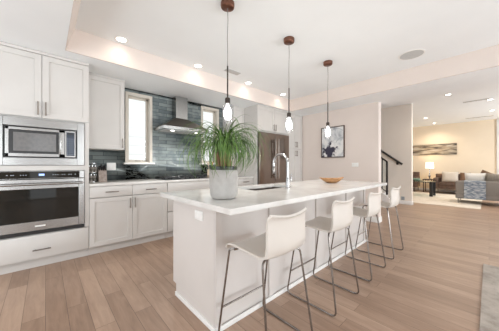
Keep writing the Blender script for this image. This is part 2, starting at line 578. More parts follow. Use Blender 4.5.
# windows over the worktop
for n, (a, b, z0, z1) in enumerate(WIN, 1):
    wd = struct(thing('window_%d' % n, None, None, (a, YK, z0)))
    f = MB()
    for (x0, x1, q0, q1) in ((a - 0.045, a + 0.002, z0 - 0.02, z1 + 0.045), (b - 0.002, b + 0.045, z0 - 0.02, z1 + 0.045), (a, b, z1 - 0.002, z1 + 0.045)):
        f.box(x0, x1, YK - 0.03, YK + 0.155, q0, q1, 0.003)
    f.box(a, b, YK - 0.01, YK + 0.155, z0 - 0.02, z0 + 0.002)
    s_ = 0.032
    for (x0, x1, q0, q1) in ((a, a + s_, z0, z1), (b - s_, b, z0, z1), (a, b, z0, z0 + s_), (a, b, z1 - s_, z1)):
        f.box(x0, x1, YK + 0.07, YK + 0.11, q0, q1, 0.003)
    f.build('window_frame', M['window_frame'], wd)
    MB().box(a - 0.075, b + 0.075, YK - 0.075, YK + 0.07, z0 - 0.045, z0 - 0.018, 0.004).build('window_sill', M['trim'], wd)
    MB().box(a + s_ - 0.004, b - s_ + 0.004, YK + 0.088, YK + 0.092, z0 + s_ - 0.004, z1 - s_ + 0.004).build('pane', M['pane'], wd)
    MB().box((a + b) / 2 - 0.045, (a + b) / 2 + 0.045, YK + 0.055, YK + 0.071, z0 + 0.008, z0 + 0.022, 0.003).build('latch', M['nickel'], wd)


# ------------------------------------------------------------------ cabinet helpers
def shaker(x0, x1, y, z0, z1, th=0.022, fr=0.058):
    m = MB()
    for (a, b, c0, d) in ((x0, x0 + fr, z0, z1), (x1 - fr, x1, z0, z1), (x0 + fr, x1 - fr, z0, z0 + fr), (x0 + fr, x1 - fr, z1 - fr, z1)):
        m.box(a, b, y, y + th, c0, d, 0.0015, 1)
    m.box(x0 + fr - 0.002, x1 - fr + 0.002, y + 0.012, y + th - 0.001, z0 + fr - 0.002, z1 - fr + 0.002)
    return m


def slab(x0, x1, y, z0, z1, th=0.022):
    return MB().box(x0, x1, y, y + th, z0, z1, 0.003, 2)


def pull(x0, z0, x1, z1, y, r=0.0065):
    """bar pull standing off a front at y"""
    m = MB()
    a, b = Vector((x0, y - 0.03, z0)), Vector((x1, y - 0.03, z1))
    m.tube([a, b], r, 10)
    for t_ in (0.14, 0.86):
        p = a.lerp(b, t_)
        m.tube([p, p + Vector((0, 0.031, 0))], r * 0.8, 8)
    return m


def carcass(x0, x1, yf, yb, z0, z1, shelves=(), face=()):
    m = MB()
    th = 0.018
    m.box(x0, x0 + th, yf, yb, z0, z1)
    m.box(x1 - th, x1, yf, yb, z0, z1)
    m.box(x0 + th, x1 - th, yf, yb, z1 - th, z1)
    m.box(x0 + th, x1 - th, yf, yb, z0, z0 + th)
    m.box(x0 + th, x1 - th, yb - 0.01, yb, z0 + th, z1 - th)
    for (a, b) in shelves:
        m.box(x0 + th, x1 - th, yf, yb - 0.01, a, b)
    for (a, b, c0, d) in face:
        m.box(a, b, yf - 0.022, yf, c0, d, 0.0015, 1)
    return m


YF = 3.43          # front plane of the carcasses; doors stand 22 mm proud
YD = YF - 0.022
YB = YK - 0.013
g = 0.002

# ---- tall oven cabinet
tw = thing('oven_cabinet', 'tall white cabinet holding the microwave and the wall oven, two doors on top', 'cabinet', (-0.03, YF, 0))
carcass(-0.46, 0.40, YF, YK - 0.001, 0.10, ZS - 0.003, ((1.672, 1.69), (1.092, 1.15), (0.362, 0.384)),
        ((-0.46, -0.424, 0.39, 1.68), (0.357, 0.40, 0.39, 1.68), (-0.424, 0.357, 1.092, 1.151))).build('body', M['cab'], tw)
MB().box(-0.46, 0.40, YF + 0.05, YF + 0.07, 0.0, 0.10).build('toe_kick', M['cab'], tw)
MB().box(-0.46, 0.40, YD - 0.012, YF, 2.395, ZS - 0.003, 0.003).build('top_moulding', M['cab'], tw)
for s_, (a, b) in ((-1, (-0.46 + g, -0.03 - g)), (1, (-0.03 + g, 0.40 - g))):
    dr = shaker(a, b, YD, 1.685, 2.392).build('door', M['cab'], tw)
    hx = -0.03 + s_ * 0.032
    pull(hx, 1.71, hx, 1.86, YD).build('handle', M['nickel'], dr)
dr = slab(-0.46 + g, 0.40 - g, YD, 0.116, 0.378).build('drawer', M['cab'], tw)
pull(-0.105, 0.215, 0.045, 0.215, YD).build('handle', M['nickel'], dr)

# ---- microwave with trim kit
mw = thing('microwave', 'built-in steel microwave with grey window above the wall oven', 'microwave', (-0.03, YF, 1.155))
f = MB()
xa, xb, za, zb = -0.42, 0.353, 1.154, 1.666
ia, ib, ja, jb = -0.325, 0.282, 1.235, 1.575
for (a, b, c0, d) in ((xa, ia, za, zb), (ib, xb, za, zb), (ia, ib, za, ja), (ia, ib, jb, zb)):
    f.box(a, b, YD - 0.012, YD + 0.02, c0, d, 0.002, 1)
f.build('trim_frame', M['steel'], mw)
MB().box(ia + 0.004, ib - 0.004, YD + 0.012, YF + 0.42, ja + 0.004, jb - 0.004).build('body', M['black'], mw)
xs = 0.165
dm = MB()
yo = YD - 0.016
dx0, dx1, dz0, dz1 = ia + 0.014, xs, ja + 0.012, jb - 0.014
for (a, b, c0, d) in ((dx0, dx0 + 0.028, dz0, dz1), (dx1 - 0.05, dx1, dz0, dz1), (dx0, dx1, dz0, dz0 + 0.035), (dx0, dx1, dz1 - 0.028, dz1)):
    dm.box(a, b, yo, YD + 0.02, c0, d, 0.002, 1)
dd = dm.build('door', M['steel'], mw)
MB().box(dx0 + 0.024, dx1 - 0.046, yo + 0.004, YD + 0.018, dz0 + 0.031, dz1 - 0.024).build('window_border', M['black'], dd)
MB().box(dx0 + 0.06, dx1 - 0.075, yo + 0.0025, yo + 0.006, dz0 + 0.06, dz1 - 0.055).build('window', M['mw_glass'], dd)
MB().box(dx1 - 0.045, dx1 - 0.03, yo - 0.02, yo - 0.008, dz0 + 0.03, dz1 - 0.03, 0.004).box(dx1 - 0.042, dx1 - 0.033, yo - 0.01, yo + 0.002, dz0 + 0.05, dz0 + 0.065).box(dx1 - 0.042, dx1 - 0.033, yo - 0.01, yo + 0.002, dz1 - 0.065, dz1 - 0.05).build('handle', M['steel'], dd)
cp = MB().box(xs + 0.003, ib - 0.014, yo, YD + 0.02, dz0, dz1, 0.002, 1).build('control_panel', M['steel'], mw)
MB().box(xs + 0.016, ib - 0.025, yo - 0.002, yo + 0.002, dz0 + 0.018, dz1 - 0.018).build('keypad', M['keypad'], cp)
kb = MB()
for i in range(4):
    for j in range(8):
        kx = xs + 0.024 + i * 0.0165
        kz = dz0 + 0.032 + j * 0.026
        kb.box(kx, kx + 0.006, yo - 0.0032, yo - 0.001, kz, kz + 0.006)
kb.build('keys', M['key'], cp)
MB().box(xs + 0.024, ib - 0.033, yo - 0.0032, yo - 0.001, dz1 - 0.048, dz1 - 0.026).build('display', M['black'], cp)

# ---- wall oven
ov = thing('wall_oven', 'steel wall oven with dark glass door and bar handle', 'oven', (-0.03, YF, 0.39))
MB().box(-0.41, 0.345, YF + 0.004, YF + 0.52, 0.392, 1.085).build('body', M['black'], ov)
yo = YD - 0.018
cp = MB().box(-0.42, 0.353, yo + 0.004, YF, 1.003, 1.088, 0.002, 1).build('control_panel', M['steel'], ov)
MB().box(-0.42, 0.305, yo + 0.0015, yo + 0.006, 1.008, 1.083).build('panel_glass', M['oven_glass'], cp)
MB().box(-0.055, -0.01, yo - 0.0002, yo + 0.003, 1.036, 1.058).build('display', M['display'], cp)
kb = MB()
for kx in [-0.30, -0.27, -0.255, -0.2, -0.18, -0.16, 0.06, 0.08, 0.10, 0.14, 0.16, 0.2, 0.22, 0.26]:
    MB().box(kx, kx + 0.009, yo + 0.0002, yo + 0.003, 1.042, 1.048).build('touch_key', M['key'], cp)
MB().box(-0.42, 0.353, yo + 0.016, YF, 0.998, 1.003).build('gap', M['black'], ov)
dm = MB()
dx0, dx1, dz0, dz1 = -0.42, 0.353, 0.432, 0.996
for (a, b, c0, d) in ((dx0, dx0 + 0.055, dz0, dz1), (dx1 - 0.055, dx1, dz0, dz1), (dx0 + 0.055, dx1 - 0.055, dz0, dz0 + 0.10), (dx0 + 0.055, dx1 - 0.055, dz1 - 0.105, dz1)):
    dm.box(a, b, yo, YF, c0, d, 0.003, 1)
dd = dm.build('door', M['steel'], ov)
MB().box(dx0 + 0.05, dx1 - 0.05, yo + 0.004, YF - 0.002, dz0 + 0.095, dz1 - 0.1).build('window', M['oven_glass'], dd)
hm = MB().tube([(-0.40, yo - 0.05, 0.945), (0.333, yo - 0.05, 0.945)], 0.013, 14)
for hx in (-0.36, 0.293):
    hm.tube([(hx, yo - 0.05, 0.945), (hx, yo + 0.003, 0.945)], 0.011, 10)
hm.build('handle', M['steel'], dd)
MB().box(-0.085, 0.0, yo - 0.002, yo + 0.003, 0.472, 0.487, 0.001, 1).build('badge', M['plastic'], dd)  # pale plate stands in for a bright glare on the door
MB().box(-0.42, 0.353, yo + 0.012, YF, 0.389, 0.426, 0.002, 1).build('lower_vent', M['black'], ov)


# ---- base cabinets
def base_cabinet(label, x0, x1, fronts):
    o = thing('base_cabinet', label, 'cabinet', ((x0 + x1) / 2, YF, 0), 0, None)
    carcass(x0, x1, YF, YB, 0.10, 0.883).build('body', M['cab'], o)
    MB().box(x0, x1, YF + 0.05, YF + 0.07, 0, 0.10).build('toe_kick', M['cab'], o)
    for (kind, a, b, z0, z1, hd) in fronts:
        if kind == 'door':
            d_ = shaker(a + g, b - g, YD, z0, z1).build('door', M['cab'], o)
        else:
            d_ = slab(a + g, b - g, YD, z0, z1).build('drawer', M['cab'], o)
        if hd:
            pull(*hd, YD).build('handle', M['nickel'], d_)
    return o


base_cabinet('white base cabinet with two doors and two drawers next to the tall oven cabinet', 0.402, 1.398, [
    ('drawer', 0.402, 0.90, 0.735, 0.876, (0.575, 0.803, 0.725, 0.803)),
    ('drawer', 0.90, 1.398, 0.735, 0.876, (1.075, 0.803, 1.225, 0.803)),
    ('door', 0.402, 0.90, 0.112, 0.728, (0.868, 0.56, 0.868, 0.70)),
    ('door', 0.90, 1.398, 0.112, 0.728, (0.932, 0.56, 0.932, 0.70))])
base_cabinet('white base cabinet of wide drawers under the black gas cooktop', 1.402, 2.298, [
    ('drawer', 1.402, 2.298, 0.735, 0.876, None),
    ('drawer', 1.402, 2.298, 0.425, 0.728, (1.75, 0.62, 1.95, 0.62)),
    ('drawer', 1.402, 2.298, 0.112, 0.418, (1.75, 0.31, 1.95, 0.31))])
base_cabinet('white base cabinet of drawers seen behind the plant pot', 2.302, 2.768, [
    ('drawer', 2.302, 2.768, 0.735, 0.876, (2.46, 0.81, 2.61, 0.81)),
    ('drawer', 2.302, 2.768, 0.425, 0.728, (2.46, 0.65, 2.61, 0.65)),
    ('drawer', 2.302, 2.768, 0.112, 0.418, (2.46, 0.31, 2.61, 0.31))])
base_cabinet('white base cabinet of drawers against the fridge side panel', 2.772, 3.248, [
    ('drawer', 2.772, 3.248, 0.735, 0.876, (2.96, 0.815, 3.11, 0.815)),
    ('drawer', 2.772, 3.248, 0.425, 0.728, (2.96, 0.69, 3.11, 0.69)),
    ('drawer', 2.772, 3.248, 0.112, 0.418, (2.96, 0.31, 3.11, 0.31))])
tag(MB().box(0.402, 3.248, YD - 0.015, YK - 0.013, 0.884, 0.914, 0.003).build('worktop', M['quartz'], None, shift=(1.82, 3.74, 0.884)),
    'long white quartz worktop along the tiled wall', 'worktop')

# ---- wall cabinets
o = thing('wall_cabinet', 'white wall cabinet between the tall oven cabinet and the left window', 'cabinet', (0.635, 3.74, 1.384))
carcass(0.402, 0.875, 3.742, YB, 1.384, ZS - 0.003).build('body', M['cab'], o)
d_ = shaker(0.404, 0.873, 3.72, 1.388, ZS - 0.03).build('door', M['cab'], o)
pull(0.845, 1.41, 0.845, 1.55, 3.72).build('handle', M['nickel'], d_)
MB().box(0.402, 0.875, 3.715, 3.742, ZS - 0.028, ZS - 0.003, 0.002).build('top_moulding', M['cab'], o)
o = thing('wall_cabinet', 'white wall cabinet right of the second window, behind the plant', 'cabinet', (3.09, 3.70, 1.384))
carcass(2.932, 3.248, 3.702, YB, 1.384, ZS - 0.003).build('body', M['cab'], o)
d_ = shaker(2.934, 3.246, 3.68, 1.388, ZS - 0.03).build('door', M['cab'], o)
pull(2.965, 1.41, 2.965, 1.55, 3.68).build('handle', M['nickel'], d_)
MB().box(2.932, 3.248, 3.675, 3.702, ZS - 0.028, ZS - 0.003, 0.002).build('top_moulding', M['cab'], o)

# ---- fridge, its surround and the pantry
YR = 3.30
o = thing('fridge_surround', 'white panelled cabinet with two doors over the steel fridge', 'cabinet', (3.78, YR, 0))
b_ = MB()
b_.box(3.252, 3.272, YR, YB, 0, ZS - 0.003).box(4.30, 4.32, YR, YB, 0, ZS - 0.003).box(3.272, 4.30, YR, YB, 1.875, 1.895).box(3.272, 4.30, YR, YB, ZS - 0.023, ZS - 0.003).box(3.272, 4.30, YB - 0.01, YB, 1.895, ZS - 0.023)
b_.build('body', M['cab'], o)
for s_, (a, b) in ((-1, (3.252 + g, 3.786 - g)), (1, (3.786 + g, 4.32 - g))):
    d_ = shaker(a, b, YR - 0.022, 1.90, ZS - 0.03).build('door', M['cab'], o)
    pull(3.786 + s_ * 0.032, 1.925, 3.786 + s_ * 0.032, 2.065, YR - 0.022).build('handle', M['nickel'], d_)
MB().box(3.252, 4.32, YR - 0.03, YR, ZS - 0.028, ZS - 0.003, 0.002).build('top_moulding', M['cab'], o)

fr = thing('refrigerator', 'tall brown-toned steel french door fridge with bar handles', 'refrigerator', (3.786, YR + 0.3, 0))
MB().box(3.285, 4.287, YR + 0.0, YB - 0.03, 0.03, 1.85).build('body', M['black_metal'], fr)
MB().box(3.285, 4.287, YR + 0.05, YB - 0.05, 0.0, 0.03).build('base', M['black'], fr)
for s_, (a, b) in ((-1, (3.285, 3.783)), (1, (3.789, 4.287))):
    d_ = MB().box(a, b, YR - 0.055, YR, 0.74, 1.862, 0.008, 3).build('door', M['steel_vert'], fr)
    hx = 3.786 + s_ * 0.05
    hm = MB().tube([(hx, YR - 0.11, 0.86), (hx, YR - 0.11, 1.74)], 0.013, 12)
    for hz in (0.92, 1.68):
        hm.tube([(hx, YR - 0.11, hz), (hx, YR - 0.054, hz)], 0.01, 8)
    hm.build('handle', M['nickel'], d_)
d_ = MB().box(3.285, 4.287, YR - 0.055, YR, 0.05, 0.73, 0.008, 3).build('freezer_drawer', M['steel_vert'], fr)
hm = MB().tube([(3.36, YR - 0.11, 0.66), (4.21, YR - 0.11, 0.66)], 0.013, 12)
for hx in (3.42, 4.15):
    hm.tube([(hx, YR - 0.11, 0.66), (hx, YR - 0.054, 0.66)], 0.01, 8)
hm.build('handle', M['nickel'], d_)

o = thing('pantry_cabinet', 'tall white pantry cabinet between the fridge and the picture wall', 'cabinet', (4.60, YR, 0))
carcass(4.322, 4.885, YR, YB, 0.10, ZS - 0.003).build('body', M['cab'], o)
MB().box(4.322, 4.885, YR + 0.05, YR + 0.07, 0, 0.10).build('toe_kick', M['cab'], o)
for z0, z1, h0, h1 in ((0.112, 1.556, 1.38, 1.52), (1.562, ZS - 0.03, 1.60, 1.74)):
    for s_, (a, b) in ((-1, (4.322 + g, 4.604 - g)), (1, (4.604 + g, 4.885 - g))):
        d_ = shaker(a, b, YR - 0.022, z0, z1).build('door', M['cab'], o)
        pull(4.604 + s_ * 0.03, h0, 4.604 + s_ * 0.03, h1, YR - 0.022).build('handle', M['nickel'], d_)
MB().box(4.322, 4.885, YR - 0.03, YR, ZS - 0.028, ZS - 0.003, 0.002).build('top_moulding', M['cab'], o)

# ---- range hood
hd = thing('range_hood', 'steel pyramid range hood with square flue over the cooktop', 'range hood', (1.86, YK - 0.013, 1.765))
yb = YK - 0.013
hx0, hx1, hy0 = 1.42, 2.28, 3.60
cx0, cx1, cy0 = 1.755, 1.985, 3.885
MB().box(cx0, cx1, cy0, yb, 2.01, ZS - 0.002, 0.002, 1).build('flue', M['steel'], hd)
m = MB()
m.rings([[(hx0, hy0, 1.815), (hx1, hy0, 1.815), (hx1, yb, 1.815), (hx0, yb, 1.815)],
         [(cx0 - 0.01, cy0 - 0.01, 2.02), (cx1 + 0.01, cy0 - 0.01, 2.02), (cx1 + 0.01, yb, 2.02), (cx0 - 0.01, yb, 2.02)]])
m.build('canopy', M['hood_steel'], hd)
MB().box(hx0, hx1, hy0, yb, 1.765, 1.816, 0.002, 1).build('lip', M['steel'], hd)
MB().box(hx0 + 0.05, hx1 - 0.05, hy0 + 0.05, yb - 0.05, 1.757, 1.767).build('filter', M['grille'], hd)
for k in range(4):
    MB().tube([(1.79 + k * 0.045, hy0 + 0.002, 1.79), (1.79 + k * 0.045, hy0 - 0.005, 1.79)], 0.008, 10).build('button', M['black'], hd)


for hx_ in (1.62, 2.08):
    MB().lathe([(0.001, 1.757), (0.03, 1.757), (0.03, 1.752), (0.001, 1.752)], (hx_, 3.72, 0), 16).build('lamp', M['lamp_disc'], hd)
    l = bpy.data.lights.new('hood_light', 'SPOT')
    l.energy, l.color, l.spot_size, l.spot_blend, l.shadow_soft_size = 18, (1.0, 0.97, 0.92), math.radians(130), 0.6, 0.03
    o = bpy.data.objects.new('hood_light', l)
    COL.objects.link(o)
    o.location = (hx_, 3.72, 1.74)

# ---- cooktop
ck = thing('gas_cooktop', 'black gas cooktop with cast grates under the hood', 'cooktop', (1.85, 3.74, 0.914))
MB().box(1.40, 2.30, 3.49, 3.98, 0.9145, 0.926, 0.004).build('tray', M['black'], ck)
for k in range(3):
    gx0 = 1.415 + k * 0.292
    gx1 = gx0 + 0.285
    gm = MB()
    for (a, b, c0, d) in ((gx0, gx1, 3.57, 3.582), (gx0, gx1, 3.958, 3.97), (gx0, gx0 + 0.012, 3.57, 3.97), (gx1 - 0.012, gx1, 3.57, 3.97), (gx0, gx1, 3.764, 3.776), ((gx0 + gx1) / 2 - 0.006, (gx0 + gx1) / 2 + 0.006, 3.57, 3.97)):
        gm.box(a, b, c0, d, 0.944, 0.958, 0.002, 1)
    for px in (gx0 + 0.006, gx1 - 0.006):
        for py in (3.576, 3.964):
            gm.box(px - 0.006, px + 0.006, py - 0.006, py + 0.006, 0.925, 0.946)
    gm.build('grate', M['black'], ck)
    for py in ((3.67, 3.87) if k != 1 else (3.77,)):
        MB().lathe([(0.001, 0.926), (0.045, 0.926), (0.045, 0.934), (0.034, 0.936), (0.034, 0.942), (0.001, 0.943)], ((gx0 + gx1) / 2, py, 0), 20).build('burner', M['black_metal'], ck)
for k in range(5):
    MB().lathe([(0.001, 0.926), (0.017, 0.926), (0.015, 0.945), (0.001, 0.946)], (1.67 + k * 0.09, 3.53, 0), 16).build('knob', M['black_metal'], ck)

# ---- small things on the worktop
sr = thing('spice_rack', 'round chrome two-tier rack of spice jars beside the oven cabinet', 'spice rack', (0.50, 3.90, 0.9145))
MB().lathe([(0.001, 0), (0.062, 0), (0.062, 0.012), (0.001, 0.012)], (0, 0, 0), 28).lathe([(0.001, 0.128), (0.06, 0.128), (0.06, 0.136), (0.001, 0.136)], (0, 0, 0), 28).tube([(0, 0, 0.01), (0, 0, 0.285)], 0.006, 10).lathe([(0.001, 0.262), (0.05, 0.262), (0.05, 0.268), (0.001, 0.27)], (0, 0, 0), 24).build('stand', M['chrome'], sr, local=True)
jar_proto = None
jn = 0
for lev in (0.0125, 0.1365):
    for k in range(6):
        a = 2 * PI * k / 6 + (0.3 if lev > 0.1 else 0)
        p = (0.50 + 0.040 * math.cos(a), 3.90 + 0.040 * math.sin(a), 0.9145 + lev)
        if jar_proto is None:
            j = thing('spice_jar', 'small glass spice jar with chrome lid in the round rack', 'jar', p, 0, 'spice jars in the round rack')
            MB().lathe([(0.001, 0), (0.017, 0), (0.018, 0.01), (0.018, 0.07), (0.014, 0.08), (0.001, 0.08)], (0, 0, 0), 16).build('jar_body', M['spice'], j, local=True)
            MB().lathe([(0.001, 0.081), (0.0165, 0.081), (0.0165, 0.102), (0.001, 0.104)], (0, 0, 0), 16).build('lid', M['chrome'], j, local=True)
            jar_proto = j
        else:
            j = copy_tree(jar_proto)
            j.location = p
        jn += 1

kbk = thing('knife_block', 'taupe knife block with black handles in front of the tiles', 'knife block', (0.612, 3.86, 0.9145))
m = MB().prism([(-0.07, 0), (0.07, 0), (0.055, 0.20), (-0.035, 0.155)], 'X', -0.05, 0.05)
m.build('block', M['taupe'], kbk, local=True)
for i in range(4):
    for j in range(2):
        x = -0.036 + i * 0.024
        y = -0.012 + j * 0.042
        z = 0.17 + j * 0.02
        MB().box(-0.008, 0.008, -0.011, 0.011, 0, 0.075 - 0.02 * ((i + j) % 2), 0.003, 1,
                 mtx=Matrix.Translation((x, y, z - 0.004)) @ Matrix.Rotation(math.radians(22), 4, 'X')).build('knife_handle', M['black'], kbk, local=True)

cr = thing('utensil_crock', 'tan ceramic crock with utensils at the right end of the cooktop', 'utensil holder', (2.45, 3.83, 0.9145))
MB().lathe([(0.001, 0), (0.055, 0), (0.06, 0.01), (0.06, 0.155), (0.054, 0.158), (0.052, 0.02), (0.001, 0.02)], (0, 0, 0), 28).build('crock', M['tan'], cr, local=True)
for k in range(4):
    a = k * 1.7
    m = MB().tube([(0.01 * math.cos(a), 0.01 * math.sin(a), 0.03), (0.05 * math.cos(a), 0.05 * math.sin(a), 0.26)], 0.005, 8)
    m.lathe([(0.002, 0.235), (0.02, 0.25), (0.025, 0.28), (0.018, 0.305), (0.002, 0.312)], (0.052 * math.cos(a), 0.052 * math.sin(a), 0), 12, 1, 0.35)
    m.build('utensil', M['bowl'] if k % 2 else M['tan'], cr, local=True)


def plate(name, label, cat, c0, normal, w_, h_, m_=None, slots=0):
    """wall plate; normal 'Y' faces -Y, 'X' faces -X"""
    o = thing(name, label, cat, c0)
    rot = Matrix.Rotation(0 if normal == 'Y' else -PI / 2, 4, 'Z')
    MB().box(-w_ / 2, w_ / 2, -0.006, 0, -h_ / 2, h_ / 2, 0.0025, 2, mtx=rot).build('plate', m_ or M['plastic'], o, local=True)
    n = max(1, slots)
    for k in range(n):
        x = (k - (n - 1) / 2) * (w_ / n)
        MB().box(x - 0.017, x + 0.017, -0.008, -0.004, -h_ * 0.29, h_ * 0.29, 0.001, 1, mtx=rot).build('socket' if cat == 'outlet' else 'rocker', M['trim'] if m_ is None else m_, o, local=True)
    return o


plate('outlet', 'white double outlet plate on the tiles beside the knife block', 'outlet', (0.765, YK - 0.012, 1.135), 'Y', 0.125, 0.118, None, 2)

# ------------------------------------------------------------------ island
IX0, IX1, IY0, IY1 = 0.855, 3.55, 1.278, 1.95
isl = thing('kitchen_island', 'large white kitchen island under the pendants', 'kitchen island', ((IX0 + IX1) / 2, (IY0 + IY1) / 2, 0))
m = MB()
m.box(IX0, IX0 + 0.02, IY0, IY1, 0.10, 0.869, 0.001, 1)
m.box(IX0, IX0 + 0.02, IY0, IY1 - 0.06, 0, 0.10)
m.box(IX1 - 0.02, IX1, IY0, IY1, 0.10, 0.869, 0.001, 1)
m.box(IX1 - 0.02, IX1, IY0, IY1 - 0.06, 0, 0.10)
m.box(IX0 + 0.02, IX1 - 0.02, IY0 + 0.004, IY0 + 0.022, 0, 0.869)
m.box(IX0 + 0.02, IX1 - 0.02, IY1 - 0.02, IY1, 0.10, 0.869)
m.box(IX0 + 0.02, IX1 - 0.02, IY0 + 0.022, IY1 - 0.02, 0.10, 0.118)
m.build('body', M['island'], isl)
for xb_ in (IX0 + 0.0, 1.40, 2.155, 2.90, IX1 - 0.05):
    MB().box(xb_, xb_ + 0.05, IY0 - 0.012, IY0 + 0.005, 0.0, 0.869, 0.002, 1).build('batten', M['island'], isl)
MB().box(IX0 - 0.012, IX0 + 0.001, IY0 - 0.02, IY1 - 0.06, 0, 0.035, 0.003).box(IX0 - 0.012, IX1 + 0.012, IY0 - 0.024, IY0 - 0.011, 0, 0.035, 0.003).build('base_moulding', M['trim'], isl)
MB().box(IX0 + 0.02, IX1 - 0.02, IY1 - 0.075, IY1 - 0.06, 0, 0.10).build('toe_kick', M['island'], isl)
for k in range(4):
    a = IX0 + 0.03 + k * 0.66
    d_ = MB()
    for (p, q, c0, d) in ((a, a + 0.055, 0.12, 0.87), (a + 0.6, a + 0.655, 0.12, 0.87), (a + 0.055, a + 0.6, 0.12, 0.175), (a + 0.055, a + 0.6, 0.815, 0.87)):
        d_.box(p, q, IY1, IY1 + 0.02, c0, d, 0.0015, 1)
    d_.box(a + 0.05, a + 0.605, IY1 + 0.001, IY1 + 0.01, 0.17, 0.82)
    d_.build('door', M['island'], isl)

# top with the sink cut out of it
SX0, SX1, SY0, SY1 = 1.50, 2.20, 1.545, 1.912
TX = (0.763, 3.575)
TYR = (0.985, 2.02)
m = MB()
xs_ = [TX[0], SX0, SX1, TX[1]]
ys_ = [TYR[0], SY0, SY1, TYR[1]]
for i in range(3):
    for j in range(3):
        if (i, j) == (1, 1):
            continue
        m.box(xs_[i], xs_[i + 1], ys_[j], ys_[j + 1], 0.870, 0.905)
bmesh.ops.remove_doubles(m.bm, verts=m.bm.verts, dist=1e-5)
inner = [f_ for f_ in m.bm.faces if (abs(f_.normal.z) < 0.1 and any(abs(f_.calc_center_median().x - q) < 1e-4 for q in (SX0, SX1)) and not SY0 < f_.calc_center_median().y < SY1) or (abs(f_.normal.z) < 0.1 and any(abs(f_.calc_center_median().y - q) < 1e-4 for q in (SY0, SY1)) and not SX0 < f_.calc_center_median().x < SX1)]
bmesh.ops.delete(m.bm, geom=inner, context='FACES')
bmesh.ops.remove_doubles(m.bm, verts=m.bm.verts, dist=1e-5)
tag(m.build('island_worktop', M['quartz'], None, shift=(2.17, 1.5, 0.87)), 'white quartz top overhanging the island on the stool side', 'worktop')
plate('outlet', 'white outlet plate on the near end of the island', 'outlet', (IX0 - 0.0005, 1.49, 0.772), 'X', 0.115, 0.07, None, 2)

# sink
sk = thing('kitchen_sink', 'steel undermount sink set into the island top', 'sink', ((SX0 + SX1) / 2, (SY0 + SY1) / 2, 0.67))
m = MB()
e = 0.004
m.box(SX0 - 0.012, SX0 - e + 0.002, SY0 - 0.012, SY1 + 0.012, 0.68, 0.869)
m.box(SX1 + e - 0.002, SX1 + 0.012, SY0 - 0.012, SY1 + 0.012, 0.68, 0.869)
m.box(SX0 - e + 0.002, SX1 + e - 0.002, SY0 - 0.012, SY0 - e + 0.002, 0.68, 0.869)
m.box(SX0 - e + 0.002, SX1 + e - 0.002, SY1 + e - 0.002, SY1 + 0.012, 0.68, 0.869)
m.box(SX0 - 0.012, SX1 + 0.012, SY0 - 0.012, SY1 + 0.012, 0.672, 0.682)
m.build('basin', M['hood_steel'], sk)
MB().lathe([(0.001, 0.682), (0.04, 0.682), (0.036, 0.686), (0.001, 0.684)], ((SX0 + SX1) / 2, (SY0 + SY1) / 2, 0), 20).build('drain', M['chrome'], sk)

# faucet
fx, fy, fz = 1.935, 1.485, 0.9055
fc = thing('kitchen_faucet', 'tall chrome gooseneck faucet standing beside the sink', 'faucet', (fx, fy, fz))
MB().lathe([(0.001, 0), (0.027, 0), (0.027, 0.006), (0.021, 0.012), (0.019, 0.10), (0.014, 0.115), (0.001, 0.116)], (0, 0, 0), 20).build('base', M['chrome'], fc, local=True)
pts = [(0, 0, 0.10), (0, 0, 0.27)]
for k in range(1, 13):
    a = PI - k * PI / 12
    pts.append((0, 0.10 + 0.10 * math.cos(a), 0.27 + 0.10 * math.sin(a)))
pts.append((0, 0.2, 0.235))
MB().tube(pts, 0.0145, 14).build('spout', M['chrome'], fc, local=True)
MB().lathe([(0.0125, 0.24), (0.0165, 0.232), (0.0175, 0.16), (0.015, 0.15), (0.001, 0.15)], (0, 0.2, 0), 16).build('spray_head', M['chair_metal'], fc, local=True)
MB().tube([(0.012, 0, 0.07), (0.05, 0, 0.075), (0.062, 0, 0.095), (0.066, 0, 0.155)], 0.0075, 10).build('lever', M['chrome'], fc, local=True)

# wooden bowl
bw = thing('wooden_bowl', 'long shallow honey-coloured wooden bowl on the far end of the island', 'bowl', (2.95, 1.50, 0.9055), -math.radians(42))
m = MB()
rings_o = []
SEG = 40
prof = [(0.001, 0.0), (0.35, 0.0), (0.62, 0.016), (0.88, 0.045), (1.0, 0.062), (0.97, 0.066), (0.82, 0.045), (0.55, 0.021), (0.001, 0.014)]
for (r_, z_) in prof:
    ring = []
    for k in range(SEG):
        a = 2 * PI * k / SEG
        lift = 0.018 * r_ * r_ * math.cos(a) ** 4 if z_ > 0.01 else 0
        ring.append((0.172 * r_ * math.cos(a), 0.098 * r_ * math.sin(a), z_ + lift))
    rings_o.append(ring)
m.rings(rings_o).build('bowl_body', M['bowl'], bw, local=True, angle=50)

# ------------------------------------------------------------------ potted plant
PX, PY = 0.985, 1.352
pl = thing('potted_plant', 'bushy ponytail plant in a grey concrete pot on the island', 'plant', (PX, PY, 0.9055))
MB().lathe([(0.001, 0), (0.078, 0), (0.090, 0.006), (0.101, 0.03), (0.106, 0.075), (0.108, 0.21), (0.105, 0.213), (0.099, 0.213), (0.097, 0.165), (0.001, 0.165)], (0, 0, 0), 48).build('pot', M['pot'], pl, local=True)
MB().lathe([(0.001, 0.206), (0.03, 0.205), (0.07, 0.202), (0.0965, 0.196), (0.0965, 0.167), (0.001, 0.167)], (0, 0, 0), 32).build('soil', M['soil'], pl, local=True, angle=60)
MB().lathe([(0.001, 0.2), (0.099, 0.2), (0.1005, 0.238), (0.096, 0.24), (0.093, 0.224), (0.001, 0.226)], (0, 0, 0), 40).build('liner', M['black'], pl, local=True)
m = MB()
for k in range(15):
    a = k * 2.4
    r0 = 0.0 if k == 0 else 0.012 + 0.0025 * k
    x0, y0 = r0 * math.cos(a), r0 * math.sin(a)
    m.tube([(x0, y0, 0.218), (x0 * 1.15, y0 * 1.15, 0.28), (x0 * 1.3, y0 * 1.3, 0.335 + 0.03 * R.random())], [0.011, 0.009, 0.005], 8)
m.build('trunk', M['trunk'], pl, local=True)
